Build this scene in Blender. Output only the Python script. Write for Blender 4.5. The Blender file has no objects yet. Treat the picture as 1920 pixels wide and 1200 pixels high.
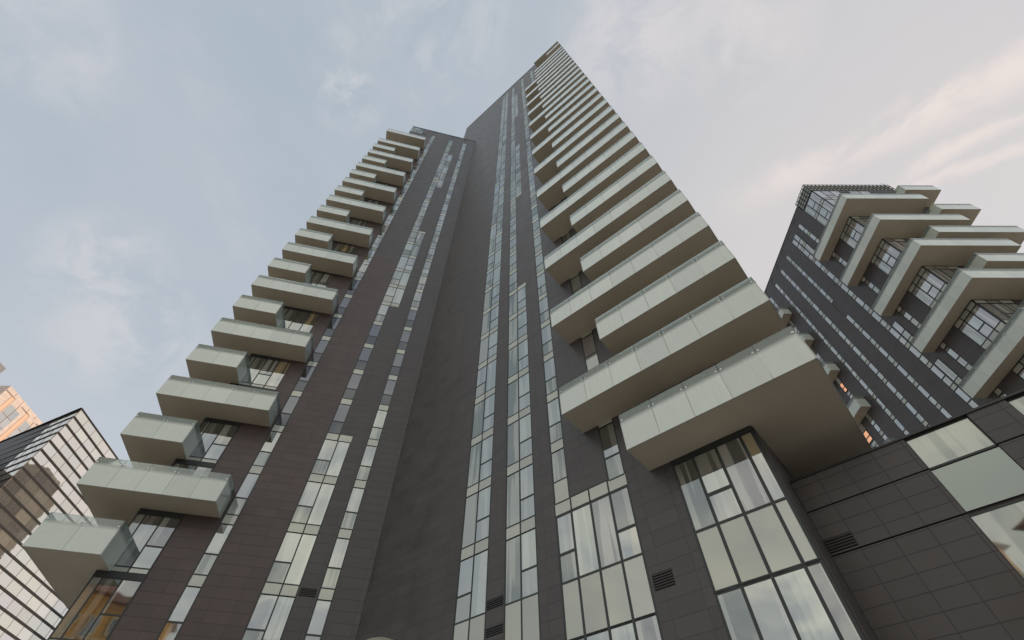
import bpy, math, random
from mathutils import Vector, Matrix
random.seed(7)
C = bpy.context.scene.collection
sc = bpy.context.scene

# ------------------------------------------------------------------ camera
CAMZ = 1.6                                   # eye height; every h below is metres above the eye
cd = bpy.data.cameras.new("camera"); cam = bpy.data.objects.new("camera", cd); C.objects.link(cam)
cd.sensor_width = 36.0; cd.lens = 866.0 / 1920 * 36.0
cd.clip_start = 0.05; cd.clip_end = 6000
Rw = Matrix(((0.99999488, -0.00319998, 0.0), (-0.00259479, -0.81087113, -0.58521899), (0.00187269, 0.585216, -0.81087529)))
cam.matrix_world = Matrix.Translation((0, 0, CAMZ)) @ Rw.to_4x4()
sc.camera = cam

# ------------------------------------------------------------------ view, sky, sun
sc.view_settings.view_transform = 'Standard'; sc.view_settings.look = 'None'
sc.view_settings.exposure = 0.0; sc.view_settings.gamma = 1.0
SUN_AZ = math.radians(70); SUN_EL = math.radians(5)     # azimuth from +Y towards +X
w = bpy.data.worlds.new("World"); sc.world = w; w.use_nodes = True
nt = w.node_tree; nt.nodes.clear()
def N(t, **k):
    n = nt.nodes.new(t)
    for a, b in k.items():
        if hasattr(n, a): setattr(n, a, b)
    return n
def LK(a, b): nt.links.new(a, b)
def M(op, a, b=None, c=None, clamp=False):
    n = nt.nodes.new('ShaderNodeMath'); n.operation = op; n.use_clamp = clamp
    for i, v in enumerate((a, b, c)):
        if v is None: continue
        if isinstance(v, (int, float)): n.inputs[i].default_value = v
        else: nt.links.new(v, n.inputs[i])
    return n.outputs[0]
def MIX(f, a, b):
    n = nt.nodes.new('ShaderNodeMix'); n.data_type = 'RGBA'; n.clamp_factor = True
    for s, v in ((n.inputs[0], f), (n.inputs[6], a), (n.inputs[7], b)):
        if isinstance(v, (int, float)): s.default_value = v
        elif isinstance(v, tuple): s.default_value = (*v, 1)
        else: nt.links.new(v, s)
    return n.outputs[2]
BG = 0.1
sky = N('ShaderNodeTexSky'); sky.sky_type = 'NISHITA'; sky.sun_disc = False
sky.sun_elevation = SUN_EL; sky.sun_rotation = SUN_AZ; sky.dust_density = 2.0
geo = N('ShaderNodeTexCoord')
sep = N('ShaderNodeSeparateXYZ'); LK(geo.outputs['Generated'], sep.inputs[0])
dx, dy, dz = sep.outputs
zz = M('ADD', M('MAXIMUM', dz, 0.0), 0.12)
px, py = M('DIVIDE', dx, zz), M('DIVIDE', dy, zz)
def nz(sx, sy, rot, det, rough, seed, dist=0.0):
    ca, sa = math.cos(rot), math.sin(rot)
    u = M('ADD', M('MULTIPLY', px, ca * sx), M('MULTIPLY', py, sa * sx))
    v = M('ADD', M('MULTIPLY', px, -sa * sy), M('MULTIPLY', py, ca * sy))
    cx = N('ShaderNodeCombineXYZ'); LK(u, cx.inputs[0]); LK(v, cx.inputs[1]); cx.inputs[2].default_value = seed
    t = N('ShaderNodeTexNoise'); LK(cx.outputs[0], t.inputs['Vector'])
    t.inputs['Scale'].default_value = 1.0; t.inputs['Detail'].default_value = det
    t.inputs['Roughness'].default_value = rough; t.inputs['Distortion'].default_value = dist
    return t.outputs[0]
def ramp(v, a, b):
    n = N('ShaderNodeMapRange'); n.interpolation_type = 'SMOOTHSTEP'; LK(v, n.inputs[0])
    n.inputs[1].default_value = a; n.inputs[2].default_value = b
    return n.outputs[0]
def lobe(az, el, lo, hi):                      # 1 near that direction of the sky, 0 away from it
    a, e = math.radians(az), math.radians(el)
    v = (math.sin(a) * math.cos(e), math.cos(a) * math.cos(e), math.sin(e))
    d = M('ADD', M('ADD', M('MULTIPLY', dx, v[0]), M('MULTIPLY', dy, v[1])), M('MULTIPLY', dz, v[2]))
    return ramp(d, lo, hi)
S = 1.0 / BG
CLOUDS = [('s', .46, .335, .86, .10, .060, .6), ('s', .72, .30, .90, .15, .034, .55), ('s', .66, .36, .95, .22, .022, .4),
          ('p', -61.2, 69.4, 4.5, .45), ('p', -72, 70.5, 4, .2), ('p', -85, 49.4, 7, .2), ('p', -60.6, 40.7, 6.5, .26), ('p', -54, 37.8, 7.5, .30),
          ('p', 70, 77, 9, .35), ('p', 82, 67, 8, .3), ('p', -75, 82, 10, .3)]
def col(r, g, b): return (r * S, g * S, b * S)
# thin high veil of cloud over the clear sky, cooler away from the sunset and warmer towards it
warm = lobe(66, 20, 0.25, 1.0)
veil = MIX(warm, col(0.465, 0.54, 0.615), col(0.76, 0.72, 0.71))
low = ramp(dz, 0.80, 0.30)
veil = MIX(M('MULTIPLY', low, 0.62), veil, col(0.70, 0.715, 0.765))
back = lobe(205, 15, 0.38, 0.95)                # brighter unseen sky, added behind the viewer to light the facades
bk = ramp(nz(2.6, 3.8, 0.7, 5, 0.55, 12.4, 0.5), 0.36, 0.66)
veil = MIX(back, veil, MIX(bk, col(0.80, 0.80, 0.83), col(1.42, 1.32, 1.14)))
base = MIX(0.90, sky.outputs[0], veil)
big = nz(1.3, 1.7, 0.5, 4, 0.55, 3.1)
base = MIX(M('MULTIPLY', ramp(big, 0.40, 0.70), 0.34), base, col(0.60, 0.60, 0.66))
fine = nz(5.0, 6.5, 0.9, 5, 0.6, 5.2)
base = MIX(M('MULTIPLY', ramp(fine, 0.48, 0.75), 0.16), base, col(0.72, 0.68, 0.70))
# soft sunset-tinted wisps: streaks to the right, small puffs to the left
wob = nz(7.0, 9.0, 2.6, 5, 0.62, 1.7, 0.5)
def streak(x0, y0, x1, y1, wd, k):
    L_ = math.hypot(x1 - x0, y1 - y0); tx, ty = (x1 - x0) / L_, (y1 - y0) / L_
    ax, ay = M('SUBTRACT', px, x0), M('SUBTRACT', py, y0)
    al = M('DIVIDE', M('ADD', M('MULTIPLY', ax, tx), M('MULTIPLY', ay, ty)), L_)
    ac = M('ABSOLUTE', M('ADD', M('ADD', M('MULTIPLY', ax, -ty), M('MULTIPLY', ay, tx)), M('MULTIPLY', M('SUBTRACT', wob, 0.5), 0.10)))
    f_ = M('MULTIPLY', ramp(ac, wd, 0.0), M('MULTIPLY', ramp(al, -0.25, 0.35), ramp(al, 1.9, 1.0)))
    return M('MULTIPLY', M('MULTIPLY', f_, ramp(wob, 0.25, 0.62)), k)
def puff(az, el, rad, k):
    c_ = math.cos(math.radians(rad)); return M('MULTIPLY', M('MULTIPLY', lobe(az, el, c_, 1.0), ramp(wob, 0.36, 0.62)), k)
cl = None
for q in CLOUDS:
    v_ = streak(*q[1:]) if q[0] == 's' else puff(*q[1:])
    cl = v_ if cl is None else M('MAXIMUM', cl, v_)
base = MIX(cl, base, MIX(warm, col(0.86, 0.80, 0.80), col(0.95, 0.82, 0.75)))
below = ramp(dz, 0.0, -0.05)
base = MIX(below, base, col(0.16, 0.155, 0.145))
bgn = N('ShaderNodeBackground'); bgn.inputs[1].default_value = BG; LK(base, bgn.inputs[0])
LK(bgn.outputs[0], N('ShaderNodeOutputWorld').inputs[0])

sl = bpy.data.lights.new("sun", 'SUN'); sl.energy = 2.6; sl.angle = math.radians(0.5); sl.color = (1.0, 0.76, 0.56)
so = bpy.data.objects.new("sun", sl); C.objects.link(so)
sd = Vector((math.sin(SUN_AZ) * math.cos(SUN_EL), math.cos(SUN_AZ) * math.cos(SUN_EL), math.sin(SUN_EL)))
so.rotation_euler = sd.to_track_quat('Z', 'Y').to_euler(); so.location = (60, 20, 160)

# ------------------------------------------------------------------ materials
def mat(name):
    m = bpy.data.materials.new(name); m.use_nodes = True
    t = m.node_tree
    return m, t, t.nodes['Principled BSDF'], t.nodes['Material Output']
def simple(name, rgb, rough=0.6, metal=0.0, var=0.0, vs=1.5, spec=0.5):
    m, t, p, o = mat(name)
    p.inputs['Base Color'].default_value = (*rgb, 1); p.inputs['Roughness'].default_value = rough
    p.inputs['Metallic'].default_value = metal; p.inputs['Specular IOR Level'].default_value = spec
    if var:
        tc = t.nodes.new('ShaderNodeTexCoord'); n = t.nodes.new('ShaderNodeTexNoise')
        n.inputs['Scale'].default_value = vs; n.inputs['Detail'].default_value = 6
        t.links.new(tc.outputs['Object'], n.inputs[0])
        r = t.nodes.new('ShaderNodeMapRange'); r.inputs[1].default_value = .3; r.inputs[2].default_value = .7
        r.inputs[3].default_value = 1 - var; r.inputs[4].default_value = 1 + var
        t.links.new(n.outputs[0], r.inputs[0])
        mx = t.nodes.new('ShaderNodeVectorMath'); mx.operation = 'SCALE'; mx.inputs[0].default_value = rgb
        t.links.new(r.outputs[0], mx.inputs['Scale']); t.links.new(mx.outputs[0], p.inputs['Base Color'])
    return m
def cladding(name, c1, c2, cm, bw, bh, mortar, rough=0.38, offset=0.0):
    m, t, p, o = mat(name)
    uv = t.nodes.new('ShaderNodeUVMap'); b = t.nodes.new('ShaderNodeTexBrick')
    b.offset = offset; b.squash = 1.0
    t.links.new(uv.outputs[0], b.inputs['Vector'])
    b.inputs['Color1'].default_value = (*c1, 1); b.inputs['Color2'].default_value = (*c2, 1); b.inputs['Mortar'].default_value = (*cm, 1)
    b.inputs['Scale'].default_value = 1.0; b.inputs['Mortar Size'].default_value = mortar
    b.inputs['Mortar Smooth'].default_value = 0.1; b.inputs['Bias'].default_value = 0.0
    b.inputs['Brick Width'].default_value = bw; b.inputs['Row Height'].default_value = bh
    n = t.nodes.new('ShaderNodeTexNoise'); n.inputs['Scale'].default_value = 0.7; n.inputs['Detail'].default_value = 7
    t.links.new(uv.outputs[0], n.inputs[0])
    r = t.nodes.new('ShaderNodeMapRange'); r.inputs[1].default_value = .3; r.inputs[2].default_value = .7
    r.inputs[3].default_value = .86; r.inputs[4].default_value = 1.14; t.links.new(n.outputs[0], r.inputs[0])
    mx = t.nodes.new('ShaderNodeVectorMath'); mx.operation = 'SCALE'
    t.links.new(b.outputs['Color'], mx.inputs[0]); t.links.new(r.outputs[0], mx.inputs['Scale'])
    t.links.new(mx.outputs[0], p.inputs['Base Color'])
    p.inputs['Roughness'].default_value = rough
    rr = t.nodes.new('ShaderNodeMapRange'); rr.inputs[1].default_value = .3; rr.inputs[2].default_value = .7
    rr.inputs[3].default_value = rough - .06; rr.inputs[4].default_value = rough + .1
    t.links.new(n.outputs[0], rr.inputs[0]); t.links.new(rr.outputs[0], p.inputs['Roughness'])
    bp = t.nodes.new('ShaderNodeBump'); bp.inputs['Strength'].default_value = 0.5; bp.inputs['Distance'].default_value = 0.012
    bp.invert = True
    t.links.new(b.outputs['Fac'], bp.inputs['Height']); t.links.new(bp.outputs[0], p.inputs['Normal'])
    return m
def pane(name, body, tint, refl, rough=0.03, spread=0.18, warp=0.007, warm=None, curt=0.0):
    """coated window glass: a strong sky reflection over a curtained or dark room, each pane its own"""
    m, t, p, o = mat(name); t.nodes.remove(p)
    g = t.nodes.new('ShaderNodeNewGeometry'); tc = t.nodes.new('ShaderNodeTexCoord')
    gl = t.nodes.new('ShaderNodeBsdfGlossy'); gl.inputs['Color'].default_value = (*tint, 1); gl.inputs['Roughness'].default_value = rough
    df = t.nodes.new('ShaderNodeBsdfDiffuse')
    cr = t.nodes.new('ShaderNodeValToRGB'); e = cr.color_ramp
    e.elements[0].position = 0; e.elements[0].color = (*[c * .35 for c in body], 1)
    e.elements[1].position = 1; e.elements[1].color = (*body, 1)
    k = e.elements.new(.45); k.color = (*[c * .6 for c in body], 1)
    if warm:
        k = e.elements.new(.9); k.color = (*body, 1); k = e.elements.new(.93); k.color = (*warm, 1)
        e.elements[-1].color = (*warm, 1)
    t.links.new(g.outputs['Random Per Island'], cr.inputs[0])
    uvn = t.nodes.new('ShaderNodeUVMap'); mp = t.nodes.new('ShaderNodeMapping'); mp.inputs['Scale'].default_value = (2.3, .12, 1)
    of = t.nodes.new('ShaderNodeCombineXYZ'); t.links.new(g.outputs['Random Per Island'], of.inputs[2]); t.links.new(of.outputs[0], mp.inputs['Location'])
    t.links.new(uvn.outputs[0], mp.inputs[0])
    cn = t.nodes.new('ShaderNodeTexNoise'); cn.inputs['Scale'].default_value = 1.0; cn.inputs['Detail'].default_value = 2; t.links.new(mp.outputs[0], cn.inputs[0])
    cm_ = t.nodes.new('ShaderNodeMapRange'); cm_.interpolation_type = 'SMOOTHSTEP'; cm_.inputs[1].default_value = .47; cm_.inputs[2].default_value = .53
    cm_.inputs[3].default_value = 1 - curt * .75; cm_.inputs[4].default_value = 1 + curt * .6; t.links.new(cn.outputs[0], cm_.inputs[0])
    cs = t.nodes.new('ShaderNodeVectorMath'); cs.operation = 'SCALE'; t.links.new(cr.outputs[0], cs.inputs[0]); t.links.new(cm_.outputs[0], cs.inputs['Scale'])
    t.links.new(cs.outputs[0], df.inputs[0])
    fr = t.nodes.new('ShaderNodeLayerWeight'); fr.inputs[0].default_value = 0.35
    wn = t.nodes.new('ShaderNodeTexWhiteNoise'); wn.noise_dimensions = '1D'; t.links.new(g.outputs['Random Per Island'], wn.inputs['W'])
    a = t.nodes.new('ShaderNodeMath'); a.operation = 'MULTIPLY_ADD'; a.inputs[1].default_value = 1 - refl; a.inputs[2].default_value = refl - spread * .5
    t.links.new(fr.outputs['Fresnel'], a.inputs[0])
    a2 = t.nodes.new('ShaderNodeMath'); a2.operation = 'MULTIPLY_ADD'; a2.inputs[1].default_value = spread; a2.use_clamp = True
    t.links.new(wn.outputs['Value'], a2.inputs[0]); t.links.new(a.outputs[0], a2.inputs[2])
    tv = t.nodes.new('ShaderNodeMix'); tv.data_type = 'RGBA'
    tv.inputs[6].default_value = (tint[0] * .97, tint[1] * 1.01, tint[2] * .96, 1); tv.inputs[7].default_value = (tint[0] * 1.01, tint[1] * .985, tint[2] * 1.03, 1)
    sv = t.nodes.new('ShaderNodeSeparateColor'); t.links.new(wn.outputs['Color'], sv.inputs[0]); t.links.new(sv.outputs[2], tv.inputs[0]); t.links.new(tv.outputs[2], gl.inputs['Color'])
    ns = t.nodes.new('ShaderNodeTexNoise'); ns.inputs['Scale'].default_value = 0.9; ns.inputs['Detail'].default_value = 1
    t.links.new(tc.outputs['Object'], ns.inputs[0])
    sb = t.nodes.new('ShaderNodeVectorMath'); sb.operation = 'SUBTRACT'; sb.inputs[1].default_value = (.5, .5, .5)
    t.links.new(ns.outputs['Color'], sb.inputs[0])
    wc = t.nodes.new('ShaderNodeVectorMath'); wc.operation = 'SUBTRACT'; wc.inputs[1].default_value = (.5, .5, .5)
    t.links.new(wn.outputs['Color'], wc.inputs[0])
    s1 = t.nodes.new('ShaderNodeVectorMath'); s1.operation = 'SCALE'; s1.inputs['Scale'].default_value = warp * 2; t.links.new(sb.outputs[0], s1.inputs[0])
    s2 = t.nodes.new('ShaderNodeVectorMath'); s2.operation = 'SCALE'; s2.inputs['Scale'].default_value = warp * 2.5; t.links.new(wc.outputs[0], s2.inputs[0])
    ad = t.nodes.new('ShaderNodeVectorMath'); t.links.new(s1.outputs[0], ad.inputs[0]); t.links.new(s2.outputs[0], ad.inputs[1])
    a3 = t.nodes.new('ShaderNodeVectorMath'); t.links.new(g.outputs['Normal'], a3.inputs[0]); t.links.new(ad.outputs[0], a3.inputs[1])
    nn = t.nodes.new('ShaderNodeVectorMath'); nn.operation = 'NORMALIZE'; t.links.new(a3.outputs[0], nn.inputs[0])
    t.links.new(nn.outputs[0], gl.inputs['Normal'])
    mx = t.nodes.new('ShaderNodeMixShader'); t.links.new(a2.outputs[0], mx.inputs[0])
    t.links.new(df.outputs[0], mx.inputs[1]); t.links.new(gl.outputs[0], mx.inputs[2]); t.links.new(mx.outputs[0], o.inputs[0])
    return m
def frit(name):
    """white fritted parapet glass that fades to clear glass at its upper edge (v of the UV map is metres above the slab)"""
    m, t, p, o = mat(name)
    p.inputs['Base Color'].default_value = (.68, .77, .69, 1); p.inputs['Roughness'].default_value = 0.3
    p.inputs['Coat Weight'].default_value = 0.8; p.inputs['Coat Roughness'].default_value = 0.04
    uv = t.nodes.new('ShaderNodeUVMap'); s = t.nodes.new('ShaderNodeSeparateXYZ'); t.links.new(uv.outputs[0], s.inputs[0])
    r = t.nodes.new('ShaderNodeMapRange'); r.interpolation_type = 'SMOOTHSTEP'; r.inputs[1].default_value = 1.15; r.inputs[2].default_value = 1.48
    r.inputs[4].default_value = 0.80
    t.links.new(s.outputs[1], r.inputs[0])
    tr = t.nodes.new('ShaderNodeBsdfTransparent'); tr.inputs[0].default_value = (.86, .90, .89, 1)
    gl = t.nodes.new('ShaderNodeBsdfGlossy'); gl.inputs['Roughness'].default_value = .02; gl.inputs[0].default_value = (.9, .95, .95, 1)
    fr = t.nodes.new('ShaderNodeFresnel'); fr.inputs[0].default_value = 1.5
    c = t.nodes.new('ShaderNodeMixShader'); t.links.new(fr.outputs[0], c.inputs[0]); t.links.new(tr.outputs[0], c.inputs[1]); t.links.new(gl.outputs[0], c.inputs[2])
    mx = t.nodes.new('ShaderNodeMixShader'); t.links.new(r.outputs[0], mx.inputs[0]); t.links.new(p.outputs[0], mx.inputs[1]); t.links.new(c.outputs[0], mx.inputs[2])
    t.links.new(mx.outputs[0], o.inputs[0])
    n = t.nodes.new('ShaderNodeTexNoise'); n.inputs['Scale'].default_value = 2.2; n.inputs['Detail'].default_value = 5
    tc = t.nodes.new('ShaderNodeTexCoord'); t.links.new(tc.outputs['Object'], n.inputs[0])
    cr = t.nodes.new('ShaderNodeMix'); cr.data_type = 'RGBA'; cr.inputs[6].default_value = (.65, .74, .67, 1); cr.inputs[7].default_value = (.72, .79, .71, 1)
    t.links.new(n.outputs[0], cr.inputs[0])
    g = t.nodes.new('ShaderNodeNewGeometry'); rv = t.nodes.new('ShaderNodeMapRange'); rv.inputs[3].default_value = .90; rv.inputs[4].default_value = 1.04
    t.links.new(g.outputs['Random Per Island'], rv.inputs[0])
    # drip marks: noise drawn out vertically
    mp = t.nodes.new('ShaderNodeMapping'); mp.inputs['Scale'].default_value = (7, .5, 1); t.links.new(uv.outputs[0], mp.inputs[0])
    dn = t.nodes.new('ShaderNodeTexNoise'); dn.inputs['Scale'].default_value = 1.0; dn.inputs['Detail'].default_value = 5; t.links.new(mp.outputs[0], dn.inputs[0])
    dr = t.nodes.new('ShaderNodeMapRange'); dr.inputs[1].default_value = .5; dr.inputs[2].default_value = .8; dr.inputs[3].default_value = 1.0; dr.inputs[4].default_value = .91
    t.links.new(dn.outputs[0], dr.inputs[0])
    mm = t.nodes.new('ShaderNodeMath'); mm.operation = 'MULTIPLY'; t.links.new(rv.outputs[0], mm.inputs[0]); t.links.new(dr.outputs[0], mm.inputs[1])
    sc_ = t.nodes.new('ShaderNodeVectorMath'); sc_.operation = 'SCALE'; t.links.new(cr.outputs[2], sc_.inputs[0]); t.links.new(mm.outputs[0], sc_.inputs['Scale'])
    t.links.new(sc_.outputs[0], p.inputs['Base Color'])
    return m
def glow(name, rgb, k):
    m, t, p, o = mat(name); p.inputs['Base Color'].default_value = (*rgb, 1)
    p.inputs['Emission Color'].default_value = (*rgb, 1); p.inputs['Emission Strength'].default_value = k
    return m
MT = {}
MT['clad'] = cladding('brown_tile_cladding', (.080, .076, .075), (.067, .064, .064), (.042, .039, .039), 1.2, .5717, .009, .40)
MT['redclad'] = cladding('red_brown_tile_cladding', (.092, .069, .063), (.073, .057, .053), (.042, .034, .032), 1.2, .5717, .009, .40)  # redder tile colour: warm reflected light put into the cladding
MT['podclad'] = cladding('dark_tile_cladding', (.078, .075, .075), (.070, .069, .069), (.030, .028, .028), .92, .49, .012, .45)
MT['glass'] = pane('window_glass', (.30, .30, .27), (.56, .60, .60), .52, spread=.40, warm=(.36, .27, .12), curt=1.0)
MT['darkglass'] = pane('uncurtained_window_glass', (.05, .05, .055), (.50, .53, .60), .26, spread=.30)  # darker body and tint stand in for a dark reflection in the panes
MT['spandrel'] = pane('pale_spandrel_glass', (.70, .73, .64), (.84, .88, .84), .13, .04, .08, .004)
MT['palegreen'] = pane('pale_green_glass_panel', (.36, .44, .40), (.8, .85, .82), .16, .12, .04, .003)
MT['frame'] = simple('dark_window_frame', (.040, .048, .048), .45, .3)
MT['frit'] = frit('fritted_parapet_glass')
MT['soffit'] = simple('soffit_paint', (.62, .55, .43), .7, 0, .06, .4)
MT['slab'] = simple('balcony_slab_render', (.55, .53, .47), .7, 0, .05, .6)
MT['steel'] = simple('brushed_steel', (.6, .62, .62), .3, 1.0)
MT['slat'] = simple('dark_slat', (.045, .043, .043), .5)
MT['black'] = simple('black_metal_band', (.012, .011, .011), .4, .3)
MT['roof'] = simple('roof_membrane', (.12, .12, .12), .8, 0, .2, .5)
MT['coping'] = simple('dark_metal_coping', (.05, .05, .052), .4, .5)
MT['lit'] = glow('lit_window', (1.0, .50, .28), 0.55)  # panes with an orange emission of their own
MT['glass2'] = pane('curtained_window_glass', (.66, .65, .63), (.66, .69, .70), .50, .05, .3, curt=.5)

# ------------------------------------------------------------------ mesh helpers
class Face:
    """a vertical plane: u runs along it, o out of it towards the viewer, h up from the eye"""
    def __init__(s, x, y, head):
        a = math.radians(head); s.o = (x, y); s.d = (math.cos(a), math.sin(a)); s.n = (math.sin(a), -math.cos(a))
    def p(s, u, o, h):
        return (s.o[0] + s.d[0] * u + s.n[0] * o, s.o[1] + s.d[1] * u + s.n[1] * o, h + CAMZ)
class MB:
    def __init__(s): s.v, s.f, s.uv = [], [], []
    def face(s, pts, uvs):
        n = len(s.v); s.v += [tuple(p) for p in pts]; s.f.append(tuple(range(n, n + len(pts)))); s.uv += list(uvs)
    def quad(s, F, u0, u1, h0, h1, o, dh=0.0):
        s.face([F.p(u0, o, h0), F.p(u1, o, h0), F.p(u1, o, h1), F.p(u0, o, h1)],
               [(u0, h0 - dh), (u1, h0 - dh), (u1, h1 - dh), (u0, h1 - dh)])
    def box(s, F, u0, u1, o0, o1, h0, h1, dh=0.0):
        P = F.p; a, b = h0 - dh, h1 - dh
        s.face([P(u0, o1, h0), P(u1, o1, h0), P(u1, o1, h1), P(u0, o1, h1)], [(u0, a), (u1, a), (u1, b), (u0, b)])
        s.face([P(u1, o0, h0), P(u0, o0, h0), P(u0, o0, h1), P(u1, o0, h1)], [(u1, a), (u0, a), (u0, b), (u1, b)])
        s.face([P(u1, o1, h0), P(u1, o0, h0), P(u1, o0, h1), P(u1, o1, h1)], [(o1, a), (o0, a), (o0, b), (o1, b)])
        s.face([P(u0, o0, h0), P(u0, o1, h0), P(u0, o1, h1), P(u0, o0, h1)], [(o0, a), (o1, a), (o1, b), (o0, b)])
        s.face([P(u0, o1, h1), P(u1, o1, h1), P(u1, o0, h1), P(u0, o0, h1)], [(u0, o1), (u1, o1), (u1, o0), (u0, o0)])
        s.face([P(u0, o0, h0), P(u1, o0, h0), P(u1, o1, h0), P(u0, o1, h0)], [(u0, o0), (u1, o0), (u1, o1), (u0, o1)])
    def poly(s, pts, h0, h1):
        """prism over a plan polygon given counter-clockwise in (x, y)"""
        n = len(pts); z0, z1 = h0 + CAMZ, h1 + CAMZ; acc = 0
        for i in range(n):
            a, b = pts[i], pts[(i + 1) % n]; L = math.hypot(b[0] - a[0], b[1] - a[1])
            s.face([(a[0], a[1], z0), (b[0], b[1], z0), (b[0], b[1], z1), (a[0], a[1], z1)], [(acc, h0), (acc + L, h0), (acc + L, h1), (acc, h1)])
            acc += L
        s.face([(p[0], p[1], z1) for p in pts], [(p[0], p[1]) for p in pts])
        s.face([(p[0], p[1], z0) for p in reversed(pts)], [(p[0], p[1]) for p in reversed(pts)])
    def tube(s, a, b, r0, r1=None, n=10):
        a, b = Vector(a), Vector(b); r1 = r0 if r1 is None else r1
        d = (b - a).normalized(); e = d.orthogonal().normalized(); g = d.cross(e)
        A = [a + (e * math.cos(2 * math.pi * i / n) + g * math.sin(2 * math.pi * i / n)) * r0 for i in range(n)]
        B = [b + (e * math.cos(2 * math.pi * i / n) + g * math.sin(2 * math.pi * i / n)) * r1 for i in range(n)]
        for i in range(n):
            j = (i + 1) % n; s.face([A[i], A[j], B[j], B[i]], [(0, 0), (1, 0), (1, 1), (0, 1)])
        s.face(list(reversed(A)), [(0, 0)] * n); s.face(B, [(0, 0)] * n)
    def lathe(s, c, prof, n=28):
        for (r0, z0), (r1, z1) in zip(prof, prof[1:]):
            for i in range(n):
                a, b = 2 * math.pi * i / n, 2 * math.pi * (i + 1) / n
                pts = [(c[0] + r0 * math.cos(a), c[1] + r0 * math.sin(a), c[2] + z0), (c[0] + r0 * math.cos(b), c[1] + r0 * math.sin(b), c[2] + z0),
                       (c[0] + r1 * math.cos(b), c[1] + r1 * math.sin(b), c[2] + z1), (c[0] + r1 * math.cos(a), c[1] + r1 * math.sin(a), c[2] + z1)]
                if r0 < 1e-5: pts = [pts[0], pts[2], pts[3]]
                elif r1 < 1e-5: pts = pts[:3]
                s.face(pts, [(0, 0)] * len(pts))
    def build(s, name, m, parent=None, root=None, smooth=False, kind=None, label=None):
        me = bpy.data.meshes.new(name); o = Vector(root.location) if root else Vector((0, 0, 0))
        me.from_pydata([tuple(Vector(v) - o) for v in s.v], [], s.f)
        l = me.uv_layers.new(name='UVMap')
        for i, q in enumerate(s.uv): l.data[i].uv = q
        if smooth:
            for p in me.polygons: p.use_smooth = True
        me.materials.append(MT[m] if isinstance(m, str) else m)
        ob = bpy.data.objects.new(name, me); C.objects.link(ob)
        if parent: ob.parent = parent
        if kind: ob['kind'] = kind
        if label: ob['label'] = label
        return ob
def thing(name, label, cat, loc, group=None):
    o = bpy.data.objects.new(name, None); C.objects.link(o); o.location = loc; o.empty_display_size = 1
    o['label'] = label; o['category'] = cat
    if group: o['group'] = group
    return o

# ------------------------------------------------------------------ windows and balconies
FR_D = 0.014
class WindowBank:
    """collects every window of one building; the largest-showing hundred become parts, the rest one stuff part"""
    def __init__(s, root, glass='glass', fw=0.075): s.root = root; s.items = []; s.glass = glass; s.fw = fw
    def add(s, F, cols, h0, h1, trans=(), span=None, rank=0.0, lit=False, o=0.012, fw=None, glass=None):
        """cols: u of the mullions; trans: {column: [transom heights]}; span: (h0, h1) of a pale panel below"""
        fw = fw or s.fw
        g, f, p = MB(), MB(), MB()
        tr = dict(trans)
        for i in range(len(cols) - 1):
            hs = [h0] + list(tr.get(i, [])) + [h1]
            for a, b in zip(hs, hs[1:]):
                g.quad(F, cols[i], cols[i + 1], a, b, o)
            for t in tr.get(i, []): f.box(F, cols[i] + fw / 2, cols[i + 1] - fw / 2, o - .01, o + FR_D - .002, t - fw * .6, t + fw * .6)
            if span: p.quad(F, cols[i], cols[i + 1], span[0], span[1], o + .004)
        lo = span[0] if span else h0
        for u in cols: f.box(F, u - fw / 2, u + fw / 2, o - .01, o + FR_D, lo, h1)
        hs = [h0, h1] + ([span[0]] if span else [])
        for h in hs:
            for i in range(len(cols) - 1):
                f.box(F, cols[i] + fw / 2, cols[i + 1] - fw / 2, o - .01, o + FR_D - .001, h - fw * .45, h + fw * .45)
        s.items.append((rank, g, f, p if span else None, lit, glass))
    def flush(s, n=100):
        s.items.sort(key=lambda t: t[0]); G, Fm, P = MB(), MB(), MB()
        def merge(A, B):
            k = len(A.v); A.v += B.v; A.f += [tuple(i + k for i in q) for q in B.f]; A.uv += B.uv
        for i, (r, g, f, p, lit, gm_) in enumerate(s.items):
            if i < n - 1 or lit:
                w_ = g.build('window', 'lit' if lit else (gm_ or s.glass), s.root, s.root)
                f.build('frame', 'frame', w_, s.root)
                if p: p.build('spandrel', 'spandrel', w_, s.root)
            else:
                merge(G, g); merge(Fm, f)
                if p: merge(P, p)
        if G.f:
            w_ = G.build('window', s.glass, s.root, s.root, kind='stuff')
            Fm.build('frame', 'frame', w_, s.root, kind='stuff')
            if P.f: P.build('spandrel', 'spandrel', w_, s.root, kind='stuff')

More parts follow.
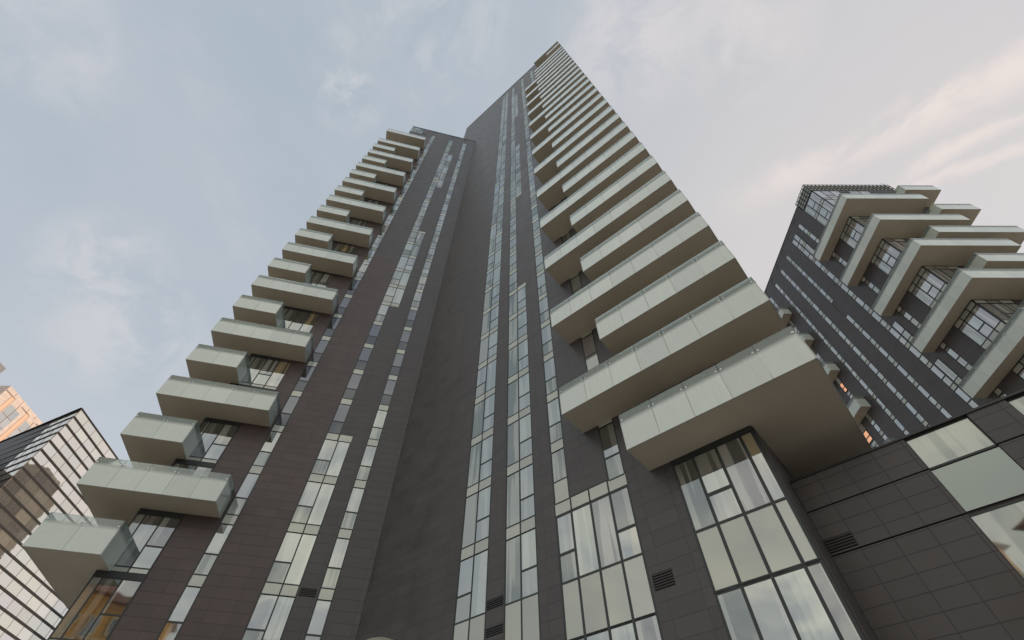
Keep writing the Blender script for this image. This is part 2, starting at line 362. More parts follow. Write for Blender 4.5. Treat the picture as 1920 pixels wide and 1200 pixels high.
PAR = 1.76            # parapet height above the underside of the slab
def panels(mb, rl, F, u0, u1, o, h, step=1.42, first=None, rail=True):
    """a run of parapet glass along u at offset o, with joints, clips and an inner handrail"""
    L = u1 - u0; n = max(1, round(L / step)); st = L / n
    for i in range(n):
        mb.box(F, u0 + i * st + .008, u0 + (i + 1) * st - .008, o - .024, o, h, h + PAR, dh=h)
    if rail:
        for i in range(n + 1):
            u = u0 + i * st
            for d in (-.1, .1):
                q = min(max(u + d, u0 + .06), u1 - .06)
                rl.box(F, q - .028, q + .028, o - .06, o + .022, h + 1.40, h + 1.46)
            q = min(max(u, u0 + .03), u1 - .03)
            rl.box(F, q - .02, q + .02, o - .13, o - .07, h + .3, h + 1.36)
        rl.box(F, u0 + .04, u1 - .04, o - .15, o - .1, h + 1.28, h + 1.335)
def balcony(root, F, u0, u1, depth, h, corner, side_u, side_len, glass=True, label=None):
    """slab along the face from u0 to u1, wrapping round the corner at u = corner to side_u, side_len deep"""
    lo, hi = min(side_u, corner), max(side_u, corner)
    sl = MB()
    sl.box(F, u0 + .03, u1 - .03, 0.0, depth - .03, h + .012, h + .34)
    sl.box(F, lo + .03, hi - .0, -side_len, 0.0, h + .012, h + .34)
    b = sl.build('balcony', 'soffit', root, root, label=label)
    if glass:
        p, r = MB(), MB()
        panels(p, r, F, u0 + .026, u1 - .026, depth, h)
        S = Face(*F.p(side_u, 0, 0)[:2], math.degrees(math.atan2(F.d[1], F.d[0])) + (90 if side_u > corner else -90))
        if side_u > corner: panels(p, r, S, -depth + .001, side_len, 0.0, h)
        else: panels(p, r, S, -side_len, depth - .001, 0.0, h)
        fu = u0 if side_u > corner else u1            # the free end of the run
        E = Face(*F.p(fu, 0, 0)[:2], math.degrees(math.atan2(F.d[1], F.d[0])) + (-90 if side_u > corner else 90))
        if side_u > corner: panels(p, r, E, 0.02, depth - .001, 0.0, h, rail=False)
        else: panels(p, r, E, -depth + .001, -.02, 0.0, h, rail=False)
        p.build('parapet', 'frit', b, root); r.build('railing', 'steel', b, root)
    else:
        e = MB(); e.box(F, u0, u1, depth - .03, depth, h, h + .36); e.build('fascia', 'slab', b, root)
    return b

# ------------------------------------------------------------------ main tower
FL = 3.43
L = Face(-21.15, 24.2, 13.2); Cf = Face(8.767, 13.07, -40.4); Sd = Face(8.767, 13.07, 49.6)
tower = thing('apartment_tower', 'tallest dark brown tower, two wings meeting in a deep corner, stacked white balconies', 'tower', (-4, 30, 0))
RC, RL = 131.0, 103.8
UA = 13.56                                   # where the left wing's face meets the centre face
GR = -CAMZ
body = MB(); redb = MB()
def xy(F, u, o): return F.p(u, o, 0)[:2]
body.poly([xy(L, 0, 0), xy(L, UA + 1.5, 0), xy(L, UA + 1.5, -17), xy(L, 0, -17)], GR, RL - .5)
body.poly([xy(Cf, -27.7, 0), xy(Cf, 0, 0), xy(Cf, 0, -18), xy(Cf, -27.7, -18)], GR, RC - .5)
CW = 0.03                                    # cladding stands proud of the glass plane
def slab(F, u0, u1, h0, h1): body.box(F, u0, u1, -.05, CW, h0, h1)
# left wing cladding, between the window strips
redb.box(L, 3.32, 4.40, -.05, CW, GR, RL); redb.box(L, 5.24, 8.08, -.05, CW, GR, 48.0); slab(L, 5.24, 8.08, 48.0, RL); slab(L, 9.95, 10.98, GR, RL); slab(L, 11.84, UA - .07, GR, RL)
slab(L, 2.42, 3.32, 99.8, RL); slab(L, 4.40, 5.24, 103.2, RL); slab(L, 8.08, 9.95, 103.2, RL); slab(L, 10.98, 11.84, 103.2, RL)
# centre cladding
slab(Cf, -27.7, -14.80, GR, RC); slab(Cf, -12.86, -11.88, GR, RC); slab(Cf, -10.02, -8.97, GR, RC)
slab(Cf, -8.07, -6.13, 11.97, RC); slab(Cf, -5.24, -3.28, GR, RC)
for u0, u1 in ((-14.8, -12.86), (-11.88, -10.02), (-8.97, -8.07), (-6.13, -5.24), (-3.28, 0)): slab(Cf, u0, u1, RC - .9, RC)
# second columns that come and go
C2 = [(-1, 5), (12, 17), (24, 29)]; L2 = [(-1, 2), (8, 12), (18, 22)]       # storeys, first and last
def HK(k): return 11.3 + FL * k
for F, tab, u0, u1, top in ((Cf, C2, -10.92, -10.02, RC), (L, L2, 9.02, 9.95, RL)):
    for (a, b), (c, d) in zip(tab, tab[1:] + [(999, 0)]): slab(F, u0, u1, HK(b + 1) + .58, min(HK(c), top))
# side wall of the corner
body.box(Sd, .12, 18, -.05, .06, GR, RC)
cp = MB()
cp.box(L, -.05, UA, -.3, CW + .04, RL, RL + .12); cp.box(Cf, -27.75, .05, -.3, CW + .04, RC, RC + .12)
cp.build('coping', 'coping', tower, tower)
rf = MB(); rf.poly([xy(L, .3, -.3), xy(L, UA + 1, -.3), xy(L, UA + 1, -16.5), xy(L, .3, -16.5)], RL - .5, RL - .3)
rf.poly([xy(Cf, -27.4, -.3), xy(Cf, -.3, -.3), xy(Cf, -.3, -17.5), xy(Cf, -27.4, -17.5)], RC - .5, RC - .3)
rf.build('roof', 'roof', tower, tower)
for F, u, h in ((L, .1, RL), (Cf, -27.6, RC)):
    a = MB(); a.tube(F.p(u, -.1, h), F.p(u, -.1, h + 1.6), .05, .02, 6); a.build('lightning_rod', 'steel', tower, tower)
bank = WindowBank(tower); hd = MB()
def in2(tab, k): return any(a <= k <= b for a, b in tab)
for k in range(-1, 35):
    hk = 11.3 + FL * k; w0, w1 = hk + .6, hk + FL
    sp = (hk, w0)
    if k == -1: w0, sp = 8.57, (6.62, 8.57)
    t1 = w0 + (1.1 if k >= 0 else 1.08); rk = hk * 1.0
    # centre strips
    if w1 < RC - .5:
        alt = 0 if k in (-1, 3, 7, 8, 15, 21, 22, 29) else 1
        bank.add(Cf, [-14.76, -13.83, -12.90], w0, w1, {alt: [t1]}, sp, rk)
        if in2(C2, k): bank.add(Cf, [-11.84, -10.95, -10.06], w0, w1, {1 if k != 12 else 0: [t1]}, sp, rk + .1)
        else: bank.add(Cf, [-11.84, -10.95], w0, w1, {0: [t1]}, sp, rk + .1)
        if k >= 1: bank.add(Cf, [-8.93, -8.11], w0, w1, {0: [t1]}, sp, rk + .2)
        elif k == 0: bank.add(Cf, [-8.93, -8.11], 13.05, w1, {}, (11.95, 13.05), rk + .2)
        if k >= 0: bank.add(Cf, [-6.09, -5.28], w0, w1, {0: [t1]}, sp if k else None, rk + .3)
        if k >= 0:
            bank.add(Cf, [-3.25, -2.40, -1.45, -.5, -.04], w0, w1, {1: [t1]}, (hk + .32, w0), rk + .35)
            hd.box(Cf, -3.28, 0, -.05, .04, hk, hk + .30)
    # left wing strips
    if w1 < RL:
        dk = lambda q: 'darkglass' if 3 <= k <= 12 and random.random() < q else None
        bank.add(L, [4.44, 5.20], w0, w1, {0: [t1]}, sp, rk + .15, glass=dk(.6))
        if in2(L2, k): bank.add(L, [8.12, 9.05, 9.91], w0, w1, {0 if k != 10 else 1: [t1]}, sp, rk + .12, glass=dk(.6))
        else: bank.add(L, [8.12, 8.98], w0, w1, {0: [t1]}, sp, rk + .12, glass=dk(.75))
        bank.add(L, [11.02, 11.80], w0, w1, {0: [t1]}, sp, rk + .18, glass=dk(.65))
        wide = k in (4, 6, 9, 10, 13, 15, 18, 21)
        cols = [.04, .50, 1.42, 2.36] + ([3.28] if wide else [])
        if w1 > 99.9: continue
        bank.add(L, cols, w0, w1, {2: [t1 + .05]} if not wide else {2: [t1]}, (hk + .32, w0) if k >= 0 else sp, rk + .22)
        if k >= 0: hd.box(L, 0, cols[-1] + .04, -.05, .04, hk, hk + .30)
        if not wide: pass
bank.add(L, [.04, .6, 1.2, 1.8, 2.38], 100.0, 103.6, {0: [101.8], 1: [101.8], 2: [101.8], 3: [101.8]}, None, 999)
# lower storeys: the bay of four, the glazed corner and the strips that run out of the picture
four = [-8.93, -8.11, -7.12, -6.16, -5.28]
bank.add(Cf, four, 8.55, 11.32, {0: [9.66], 3: [9.66]}, (6.6, 8.55), -2, fw=.10)
corner = [-3.25, -2.40, -1.46, -.50, -.04]
bank.add(Cf, corner, 8.58, 11.3, {1: [9.64]}, (6.64, 8.58), -2.1, fw=.11)
for cs in (corner, four, [-14.76, -13.83, -12.90], [-11.84, -10.95, -10.06]): bank.add(Cf, cs, 3.6, 6.6, {}, None, -1, fw=.10)
for cs in ([4.44, 5.20], [8.12, 9.05, 9.91], [11.02, 11.80], [.04, .5, 1.42, 2.36]): bank.add(L, cs, 3.6, 6.6, {}, None, -1)
pn = MB(); pn.quad(Cf, -8.93, -5.28, 11.4, 11.94, .018); pn.build('spandrel', 'spandrel', tower, tower)
pm = MB()
for u in (-8.09, -7.12, -6.16): pm.box(Cf, u - .035, u + .035, .0, .03, 11.36, 11.97)
pm.build('frame', 'frame', tower, tower)
for F, tab, u0, u1 in ((Cf, C2, -10.91, -10.06), (L, L2, 9.04, 9.91)):
    for a, b in tab:
        pn = MB(); pn.quad(F, u0, u1, HK(b + 1) + .03, HK(b + 1) + .57, .018); pn.build('spandrel', 'spandrel', tower, tower)
bank.flush(100)
hd.build('window_head', 'frame', tower, tower, kind='stuff')  # dark strips stand in for the shaded recess under each soffit
# fill behind missing third column
for k in range(-1, 27):
    hk = 11.3 + FL * k
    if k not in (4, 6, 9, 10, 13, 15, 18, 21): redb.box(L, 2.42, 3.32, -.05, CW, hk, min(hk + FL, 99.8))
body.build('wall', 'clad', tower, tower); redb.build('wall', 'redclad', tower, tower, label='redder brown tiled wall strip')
# louvres in the cladding
def louver(F, u0, u1, h0, h1, root, o=CW):
    m = MB(); bk = MB(); bk.quad(F, u0, u1, h0, h1, o + .004); bk.build('vent_backing', 'black', root, root); k = h0 + .03
    while k < h1 - .03: m.box(F, u0, u1, o + .008, o + .04, k, k + .03); k += .085
    m.build('vent_grille', 'slat', root, root)
for F, u0, u1, h0, h1 in ((Cf, -5.15, -4.40, 7.22, 7.76), (Cf, -12.84, -11.92, 8.62, 9.02), (Cf, -12.84, -11.92, 7.6, 7.95), (L, 10.02, 10.88, 11.38, 11.82)): louver(F, u0, u1, h0, h1, tower)
# balconies of the left wing: long and short by turns
for k in range(24):
    if k == 22: continue
    balcony(tower, L, -2.86, 4.29 if k % 2 else .64, 1.755, 11.6 + 3.43 * k, 0.0, -2.86, 10.0)
# balconies of the right corner
for k in range(32):
    h = 11.5 + 3.43 * k
    if k in (29,): continue
    if k == 31: balcony(tower, Cf, -3.75, 3.04, 1.755, 119.6, 0.0, 3.04, 12.0, glass=False); continue
    u0 = -.4 if k == 30 else (-6.95 if (k % 2 and k < 27) else -4.2)
    balcony(tower, Cf, u0, 3.04, 1.755, h, 0.0, 3.04, 12.0)

# ------------------------------------------------------------------ podium
PX = Sd.p(1.9, 0, 0); Pf = Face(PX[0], PX[1], -40.4)
pod = thing('podium_building', 'low dark tiled block with a few large panes at the foot of the tallest tower', 'building', (18, 14, 0))
pb = MB(); pb.poly([xy(Pf, .05, -.12), xy(Pf, 26, -.12), xy(Pf, 26, -14), xy(Pf, .05, -14)], GR, 9.9)
rows = [(8.93, 10.06), (7.45, 8.88), (GR, 7.40)]
holes = {0: [(3.80, 5.63), (6.66, 8.5), (12, 14)], 1: [(3.80, 5.63), (9, 11)], 2: [(3.78, 7.0), (11, 14)]}
for i, (a, b) in enumerate(rows):
    u = .07
    for x0, x1 in holes[i] + [(26, 26)]:
        pb.box(Pf, u, x0, -.12, 0, a, b); u = x1
pb.build('wall', 'podclad', pod, pod)
gp = MB(); gp.box(Pf, .07, 26, -.4, .05, 10.06, 10.13); gp.build('coping', 'coping', pod, pod)
rr = MB(); rr.poly([xy(Pf, .3, -.4), xy(Pf, 25.7, -.4), xy(Pf, 25.7, -13.7), xy(Pf, .3, -13.7)], 9.9, 10.0); rr.build('roof', 'roof', pod, pod)
pw = WindowBank(pod)
for i, (a, b) in enumerate(rows):
    for x0, x1 in holes[i]:
        if i == 1 and x0 < 5:
            m = MB(); m.quad(Pf, x0 + .02, x1 - .02, a + .03, b - .05, -.03); m.build('pale_panel', 'palegreen', pod, pod, label='large pale green glass panel'); continue
        pw.add(Pf, [x0, x1], max(a, 2.0), b - .03, {}, None, 0, o=-.09)
pw.flush(100)
louver(Pf, .08, .92, 7.5, 7.95, pod, o=0.0)

# ------------------------------------------------------------------ right tower
MT['clad2'] = cladding('grey_brown_tile_cladding', (.082, .076, .077), (.069, .064, .066), (.034, .031, .031), 1.2, .5717, .012, .42)
T1 = Face(45.8, 0, 90.0)          # u is y; outward normal points to -x?
T1 = Face(45.8, 0, -90.0); 
def Y(y): return -y               # along T1, u = -y so that the outward side faces the viewer
T2 = Face(45.8, 25.2, 0.0)
rt = thing('apartment_tower', 'shorter dark apartment tower on the right with wide L-shaped balconies wrapping its near corner', 'tower', (53, 36, 0))
rb = MB(); RT = 70.9
rb.poly([(45.8, 25.2), (59.2, 25.2), (59.2, 54), (45.8, 54)], GR, 68.0)
rb.poly([(45.8, 28.6), (58, 28.6), (58, 54), (45.8, 54)], 68.0, RT - .2)
def cl2(y0, y1, h0, h1): rb.box(T1, Y(y1), Y(y0), -.05, CW, h0, h1)
cl2(28.45, 30.42, GR, RT); cl2(31.18, 33.10, GR, RT); cl2(33.92, 36.02, GR, RT); cl2(36.75, 38.70, GR, RT); cl2(39.48, 41.48, GR, RT); cl2(42.22, 44.3, GR, RT); cl2(45.1, 46.2, GR, RT); cl2(49.5, 54, GR, RT)
for a, b in ((30.42, 31.18), (33.1, 33.92), (36.02, 36.75), (38.7, 39.48), (41.48, 42.22), (44.3, 45.1), (46.2, 49.5)): cl2(a, b, 70.3, RT)
rb.box(T2, 8.5, 13.4, -.05, CW, GR, 68.0)
rb.box(T2, 3.9, 5.3, -.05, CW, GR, 68.0)
rb.build('wall', 'clad2', rt, rt)
b2 = WindowBank(rt, 'glass2', .13)
for k in range(-11, 7):
    hk = 44.8 + FL * k; w0, w1 = hk + .62, hk + FL; t1 = w0 + 1.1; sp = (hk, w0); rk = 100 - hk
    for y0, y1 in ((33.14, 33.88), (36.06, 36.71), (38.74, 39.44), (41.52, 42.18)):
        if hk < 12: continue
        if y0 > 36 and y0 < 37 and k in (2, ): continue
        b2.add(T1, [Y(y1), Y(y0)], w0, w1, {0: [t1]}, sp, 0 if w0 < 60 else 5)
    if k in (-1, -3, 5, 6): b2.add(T1, [Y(33.04), Y(32.22)], w0, w1, {0: [t1]} if k in (-1, 6) else {}, sp, 1, o=.034)
    b2.add(T1, [Y(31.14), Y(30.46)], w0, w1, {0: [t1]}, sp, 1)
    b2.add(T1, [Y(28.4), Y(27.35), Y(26.25), Y(25.25)], w0, w1, {1: [t1]}, sp, .5)
    b2.add(T1, [Y(45.06), Y(44.34)], w0, w1, {0: [t1]}, sp, 3)
    lt = {-1: (48.3, 46.24), -2: (48.3, 46.24), -3: (49.4, 47.2), 0: (45.06, 44.34), -4: (48.3, 46.24), -5: (47.2, 44.34)}.get(k)
    b2.add(T1, [Y(49.45), Y(48.3), Y(47.2), Y(46.24)], w0, w1, {1: [t1], 2: [t1]}, sp, 2)
    if lt:
        b2.add(T1, [Y(lt[0] - .05), Y(lt[1] + .05)], w0 + .15, w1 - 1.2, {0: [t1 - .3]}, None, 2, lit=True, o=.05)
    b2.add(T2, [.04, 1.2, 2.5, 3.86], w0, w1, {1: [t1]}, sp, 2.5)
    b2.add(T2, [5.34, 6.9, 8.46], w0, w1, {1: [t1]}, sp, 6)
b2.flush(100)
for k in range(9):
    h = 59.2 - 6.86 * k
    # L balcony round the near corner
    balcony(rt, T2, -1.42, 9.5, 2.55, h, 0.0, -1.42, 6.85)
for i, (h, x0, x1) in enumerate(((62.5, 8.7, 13.6), (55.65, 8.5, 13.5), (48.9, 3.1, 13.5), (42.0, 2.9, 13.5), (35.15, 2.9, 13.5), (28.3, 2.9, 13.5))):
    s_ = MB(); s_.box(T2, x0 + .03, x1 - .03, 0, 2.52, h + .012, h + .34); b = s_.build('balcony', 'soffit', rt, rt)
    p, r = MB(), MB(); panels(p, r, T2, x0 + .026, x1 - .026, 2.55, h)
    for u, hd in ((x0, -90), (x1, 90)):
        E = Face(*T2.p(u, 0, 0)[:2], hd)
        if hd < 0: panels(p, r, E, .02, 2.549, 0, h, rail=False)
        else: panels(p, r, E, -2.549, -.02, 0, h, rail=False)
    p.build('parapet', 'frit', b, rt); r.build('railing', 'steel', b, rt)
for k in range(6):
    h = 61.9 - 6.86 * k
    s_ = MB(); s_.box(T1, Y(49.6), Y(43.23), 0, 1.37, h + .012, h + .34); b = s_.build('balcony', 'soffit', rt, rt)
    p, r = MB(), MB(); panels(p, r, T1, Y(49.6), Y(43.23), 1.4, h)
    E = Face(*T1.p(Y(43.2), 0, 0)[:2], 0.0); panels(p, r, E, -1.399, -.02, 0, h, rail=False)
    p.build('parapet', 'frit', b, rt); r.build('railing', 'steel', b, rt)
# roof screen: an open lattice of dark metal over a recessed terrace
cw = MB()
def lattice(F, u0, u1, h0, h1, nu, nh):
    for i in range(nu + 1):
        u = u0 + (u1 - u0) * i / nu; cw.box(F, u - .035, u + .035, -.06, .03, h0, h1)
    for j in range(nh + 1):
        h = h0 + (h1 - h0) * j / nh; cw.box(F, u0, u1, -.05, .02, h - .04, h + .04)
lattice(T1, Y(28.5), Y(25.2), 69.2, 71.6, 5, 4); lattice(T2, 0, 13.3, 69.2, 71.6, 22, 3)
cw.build('roof_screen', 'frame', rt, rt)
sk = MB(); sk.box(T1, Y(28.5), Y(25.25), -.3, -.1, 69.1, 71.5); sk.box(T2, .3, 13.2, -.3, -.1, 69.1, 71.5); sk.build('screen_backing', 'spandrel', rt, rt)  # pale sheets stand in for bright sky seen through the lattice
db = MB(); db.box(T1, Y(28.5), Y(25.2), -.2, .0, 68.2, 69.12); db.box(T2, .0, 13.2, -.2, .0, 68.2, 69.12); db.build('terrace_shade', 'black', rt, rt)  # black strips stand in for the shade inside the terrace recess
rc = MB()
for u in (.2, 4.4, 8.8, 13.0): rc.box(T2, u - .1, u + .1, -.5, -.3, 67.9, 69.2)
rc.box(T1, Y(28.5), Y(28.3), -.5, -.3, 67.9, 69.2); rc.build('terrace_column', 'frame', rt, rt)
rfo = MB(); rfo.poly([(46, 28.8), (57.8, 28.8), (57.8, 53.8), (46, 53.8)], RT - .2, RT - .05); rfo.build('roof', 'roof', rt, rt)
co = MB(); co.box(T1, Y(54), Y(28.6), -.3, CW + .04, RT, RT + .1); co.build('coping', 'coping', rt, rt)
a = MB(); a.tube((58.9, 25.3, 73.2), (58.9, 25.3, 74.4), .05, .03, 6); a.build('lightning_rod', 'steel', rt, rt)
# planting seen through the parapet of one of its balconies
pl = thing('potted_shrub', 'dry yellowish shrub in a planter behind balcony glass on the right-hand tower', 'plant', (45.0, 27.2, 31.76 + .34 + CAMZ))
lf = MB(); rnd = random.Random(3)
for i in range(420):
    c = Vector((45.0 + rnd.gauss(0, .22), 27.2 + rnd.gauss(0, .8), 31.76 + .34 + CAMZ + .45 + abs(rnd.gauss(0, .62))))
    e = Vector((rnd.gauss(0, 1), rnd.gauss(0, 1), rnd.gauss(0, 1))).normalized(); g = e.orthogonal().normalized(); s = rnd.uniform(.08, .17)
    lf.face([c - e * s, c + g * s * .4, c + e * s, c - g * s * .4], [(0, 0)] * 4)
MT['leaf'] = simple('dry_leaf', (.24, .19, .07), .7, 0, .4, 6)
MT['pot'] = simple('planter_box', (.20, .17, .14), .7)
lf.build('foliage', 'leaf', pl, pl)
pt = MB(); pt.box(Face(44.75, 28.3, -90), 0, 2.2, -.5, 0, 31.76 + .34, 31.76 + .8); pt.build('planter', 'pot', pl, pl)

# ------------------------------------------------------------------ glass office tower on the left
MT['mirror'] = pane('mirror_curtain_wall', (.60, .56, .47), (1.0, .97, .90), .74, .02, .16, .004)
MT['thin'] = simple('dark_mullion', (.16, .12, .09), .4, .4)
G1 = Face(-158.2, 126.4, 92.5); G2 = Face(-158.2, 126.4, 155.5)
got = thing('office_tower', 'mirror glass office tower with heavy black horizontal bands and a sharp corner', 'tower', (-185, 165, 0))
gh = 118.2
gb = MB(); gb.poly([xy(G1, .3, -.3), xy(G1, 70, -.3), xy(G2, 80, -60), xy(G2, 80, -.6)][::1], GR, gh - .4)
gb.build('core', 'black', got, got)
# outward sides: G1 to +x, G2 (u runs away to the left) outward is the other way round
G2r = Face(*G2.p(80, 0, 0)[:2], 155.5 - 180)      # u from the far end to the corner, outward towards the viewer
gg = MB(); gm = MB(); bd = MB()
nf = 34
for k in range(nf):
    h1 = gh - 3.6 * k; h0 = h1 - 3.6
    u = 0.0
    while u < 70:
        gg.quad(G1, u, min(u + 5.6, 70), h0, h1, 0.0); u += 5.6
    u = 80.0
    while u > 0:
        gg.quad(G2r, max(u - 5.6, 0), u, h0, h1, 0.0); u -= 5.6
    if k: bd.box(G1, 0, 70, .0, .22, h1 - .32, h1 + .32); bd.box(G2r, 0, 80.05, .0, .22, h1 - .26, h1 + .26)
u = 5.6
while u < 70: gm.box(G1, u - .05, u + .05, 0, .06, GR, gh); u += 5.6
u = 80 - 5.6
while u > 0: gm.box(G2r, u - .05, u + .05, 0, .06, GR, gh); u -= 5.6
gm.box(G1, -.1, .12, 0, .15, GR, gh)
gg.build('curtain_wall', 'mirror', got, got); gm.build('mullion', 'thin', got, got, kind='stuff'); bd.build('floor_band', 'black', got, got, kind='stuff')
gr = MB(); gr.box(G1, -.2, 70, -.4, .3, gh, gh + .35); gr.box(G2r, 0, 80.2, -.4, .6, gh, gh + .35); gr.build('coping', 'black', got, got)

# ------------------------------------------------------------------ sunlit tower behind it
OX, OY = -285.15, 185.18
O1 = Face(OX, OY, 91.0)
MT['peach'] = cladding('peach_stone_panel', (.70, .60, .53), (.67, .57, .50), (.60, .46, .38), 6.3, 2.9, .06, .5)
MT['rust'] = simple('rust_red_strip', (.30, .17, .11), .5); MT['fin'] = simple('orange_fin', (.80, .54, .38), .5)
MT['greyclad'] = simple('grey_plant_room_cladding', (.30, .30, .31), .6, 0, .25, .08)
ot = thing('high_rise', 'distant peach coloured high-rise catching the low sun above the mirror glass tower', 'tower', (-310, 215, 0))
oh = 190.9
ob_ = MB(); ob_.poly([xy(O1, 0, 0), xy(O1, 70, 0), xy(O1, 70, -60), xy(O1, 0, -60)], GR, oh); ob_.build('wall', 'peach', ot, ot)
og = MB(); ol = MB(); os_ = MB()
u = 5.2
while u < 66:
    os_.box(O1, u, u + 2.3, 0, .25, GR, 187.6)                      # orange vertical fins
    ol.box(O1, u + 2.3, u + 2.5, 0, .3, GR, 187.8); ol.box(O1, u - 5.0, u + 2.5, 0, .3, 187.7, 187.95)
    k = 184.8
    while k > 60:
        og.quad(O1, u + 3.4, u + 7.6, k - 5.6, k, .06); og.quad(O1, u + 7.8, u + 11.6, k - 5.6, k, .06)
        ol.box(O1, u + 3.4, u + 11.6, .05, .16, k - 5.75, k - 5.58); k -= 5.75
    ol.box(O1, u + 7.62, u + 7.78, .05, .2, 60, 187.7)
    u += 14
u = 6.0
while u < 70: ol.box(O1, u, u + .12, 0, .1, 187.95, 190.8); u += 6.3
MT['oglass'] = pane('pale_blue_glass', (.58, .57, .54), (.9, .92, .93), .5, .03, .1, .004)
og.build('window', 'oglass', ot, ot, kind='stuff'); ol.build('facade_joint', 'rust', ot, ot, kind='stuff'); os_.build('facade_fin', 'fin', ot, ot, kind='stuff')
pr = MB(); pr.poly([xy(O1, -9, -14), xy(O1, -1.5, -13), xy(O1, -1.5, -30), xy(O1, -9, -30)], GR, 203.5); pr.build('plant_room', 'greyclad', ot, ot)

# ------------------------------------------------------------------ ochre block behind the viewer, seen in the glass
MT['ochre'] = cladding('ochre_render', (.62, .36, .12), (.58, .33, .11), (.40, .22, .08), 3.0, 3.2, .08, .8)
MT['ochrepane'] = pane('old_window_glass', (.10, .08, .06), (.7, .7, .7), .3)
MT['cream'] = simple('cream_trim', (.62, .52, .36), .7)
MT['tiles'] = simple('clay_roof_tile', (.30, .13, .07), .8, 0, .2, 2)
def ochre_block(label, x0, x1, yf, dep, hh):
    B = Face(x1, yf, 180.0)                          # outward side faces the tower
    oc = thing('apartment_block', label, 'building', ((x0 + x1) / 2, yf - dep / 2, 0))
    o_ = MB(); o_.poly([(x0, yf - dep), (x1, yf - dep), (x1, yf), (x0, yf)], GR, hh); o_.build('wall', 'ochre', oc, oc)
    o_ = MB(); zt, zr = hh + CAMZ, hh + CAMZ + 3.5; ym = yf - dep / 2; e = .8
    o_.face([(x1 + e, yf + e, zt), (x1 - 3, ym, zr), (x0 + 3, ym, zr), (x0 - e, yf + e, zt)], [(0, 0)] * 4)
    o_.face([(x0 - e, yf - dep - e, zt), (x0 + 3, ym, zr), (x1 - 3, ym, zr), (x1 + e, yf - dep - e, zt)], [(0, 0)] * 4)
    o_.face([(x1 + e, yf - dep - e, zt), (x1 - 3, ym, zr), (x1 + e, yf + e, zt)], [(0, 0)] * 3)
    o_.face([(x0 - e, yf + e, zt), (x0 + 3, ym, zr), (x0 - e, yf - dep - e, zt)], [(0, 0)] * 3)
    o_.face([(x0 - e, yf - dep - e, zt), (x0 - e, yf + e, zt), (x1 + e, yf + e, zt), (x1 + e, yf - dep - e, zt)], [(0, 0)] * 4)
    o_.build('roof', 'tiles', oc, oc)
    gw, gt = MB(), MB(); r = 0
    while 1.5 + r * 3.3 + 2.6 < hh:
        u0 = 1.2
        while u0 + 1.6 < x1 - x0:
            h0 = 1.5 + r * 3.3
            gw.quad(B, u0, u0 + 1.1, h0, h0 + 1.9, .03)
            gt.box(B, u0 - .2, u0, 0, .12, h0 - .2, h0 + 2.1); gt.box(B, u0 + 1.1, u0 + 1.3, 0, .12, h0 - .2, h0 + 2.1)
            gt.box(B, u0, u0 + 1.1, 0, .12, h0 + 1.9, h0 + 2.1); gt.box(B, u0, u0 + 1.1, 0, .16, h0 - .2, h0)
            u0 += 2.6
        gt.box(B, 0, x1 - x0, .01, .10, 1.5 + r * 3.3 - .75, 1.5 + r * 3.3 - .5)
        r += 1
    gw.build('window', 'ochrepane', oc, oc, kind='stuff'); gt.build('window_surround', 'cream', oc, oc, kind='stuff')
ochre_block('wide ochre apartment block with clay roof, mirrored in the lowest left-wing corner windows', -38.5, -25, -32, 12, 29.5)
ochre_block('narrow ochre apartment block with clay roof, mirrored in the podium glass at the right edge', -13.5, -5, -32, 9, 25.2)

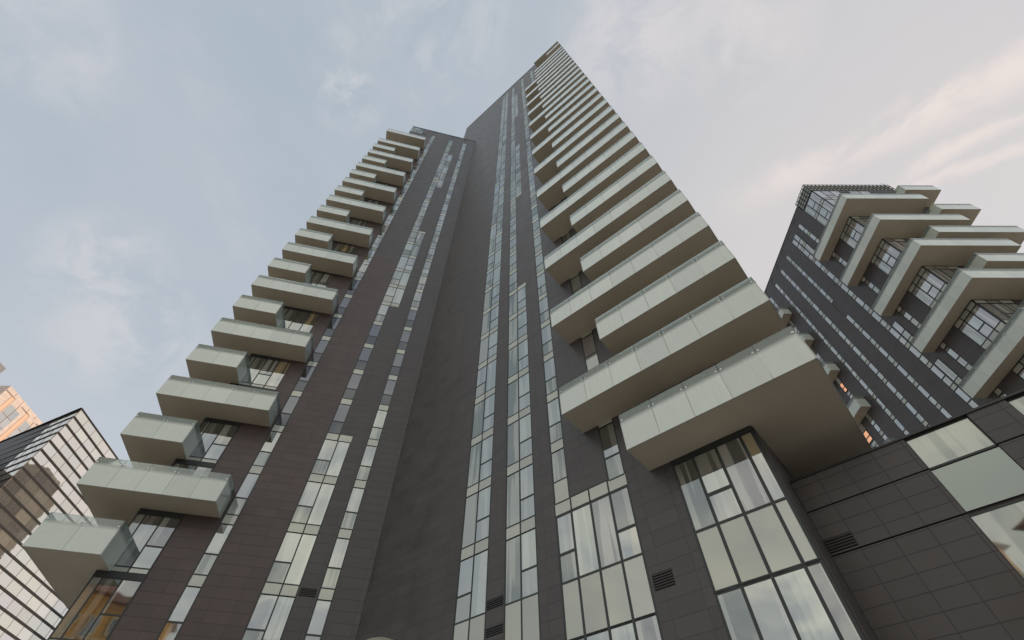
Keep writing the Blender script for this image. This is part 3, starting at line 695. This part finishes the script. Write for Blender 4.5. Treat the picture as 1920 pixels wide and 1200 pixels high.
# a tower hidden behind the tallest one; the mirror glass on the left shows it
MT['darkstone'] = cladding('dark_stone_panel', (.11, .10, .09), (.14, .125, .11), (.05, .05, .05), 3.2, 3.4, .25, .5)
MT['palestone'] = cladding('pale_stone_panel', (.72, .69, .62), (.66, .63, .57), (.4, .38, .34), 3.2, 3.4, .12, .6)
ht = thing('high_rise', 'stone tower, darker upper storeys, behind the tallest tower, seen only in mirror glass', 'tower', (-48, 236, 0))
m_ = MB(); m_.poly([(-60, 219), (-40, 219), (-40, 254), (-60, 254)], 118, 158); m_.poly([(-60, 232), (-44, 232), (-44, 250), (-60, 250)], 158, 165); m_.build('upper_storeys', 'darkstone', ht, ht)
m_ = MB(); m_.poly([(-59.5, 219.5), (-40.5, 219.5), (-40.5, 253.5), (-59.5, 253.5)], GR, 118); m_.build('shaft', 'palestone', ht, ht)

# ------------------------------------------------------------------ street lamp, ground
MT['globe'] = simple('cream_lamp_globe', (.30, .28, .21), .35, 0, .05, 3)
MT['iron'] = simple('black_cast_iron', (.02, .02, .02), .45, .6)
lx, ly = -.97, 4.0
lp = thing('street_lamp', 'unlit street lamp, round cream globe below the deep corner of the tallest tower', 'lamp', (lx, ly, 0))
g = MB(); R_ = .27; zc = 2.745
g.lathe((lx, ly, zc), [(R_ * math.sin(math.pi * i / 20), R_ * -math.cos(math.pi * i / 20)) for i in range(21)]); g.build('globe', 'globe', lp, lp, smooth=True)
g = MB(); g.lathe((lx, ly, 0), [(.0, 0), (.16, 0), (.16, .25), (.09, .32), (.055, .5), (.045, 2.35), (.09, 2.42), (.12, 2.52), (.0, 2.53)], 16); g.build('post', 'iron', lp, lp, smooth=False)
gd = MB(); gd.face([(-2500, -2500, 0), (2500, -2500, 0), (2500, 2500, 0), (-2500, 2500, 0)], [(0, 0)] * 4)
MT['pave'] = cladding('stone_paving', (.46, .44, .40), (.42, .40, .37), (.26, .25, .23), 1.2, .6, .01, .7, .5)
m, t, p, o = mat('city_ground'); n = t.nodes.new('ShaderNodeTexNoise'); n.inputs['Scale'].default_value = .05; n.inputs['Detail'].default_value = 8
tc = t.nodes.new('ShaderNodeTexCoord'); t.links.new(tc.outputs['Object'], n.inputs[0])
cr = t.nodes.new('ShaderNodeValToRGB'); cr.color_ramp.elements[0].color = (.26, .25, .23, 1); cr.color_ramp.elements[1].color = (.42, .40, .36, 1)
t.links.new(n.outputs[0], cr.inputs[0]); t.links.new(cr.outputs[0], p.inputs['Base Color']); p.inputs['Roughness'].default_value = .8
go = gd.build('ground', m); go['kind'] = 'structure'
pv = MB(); pv.face([(-30, -24, .004), (24, -24, .004), (24, 34, .004), (-30, 34, .004)], [(-30, -24), (24, -24), (24, 34), (-30, 34)])
po = pv.build('pavement', 'pave'); po['kind'] = 'structure'
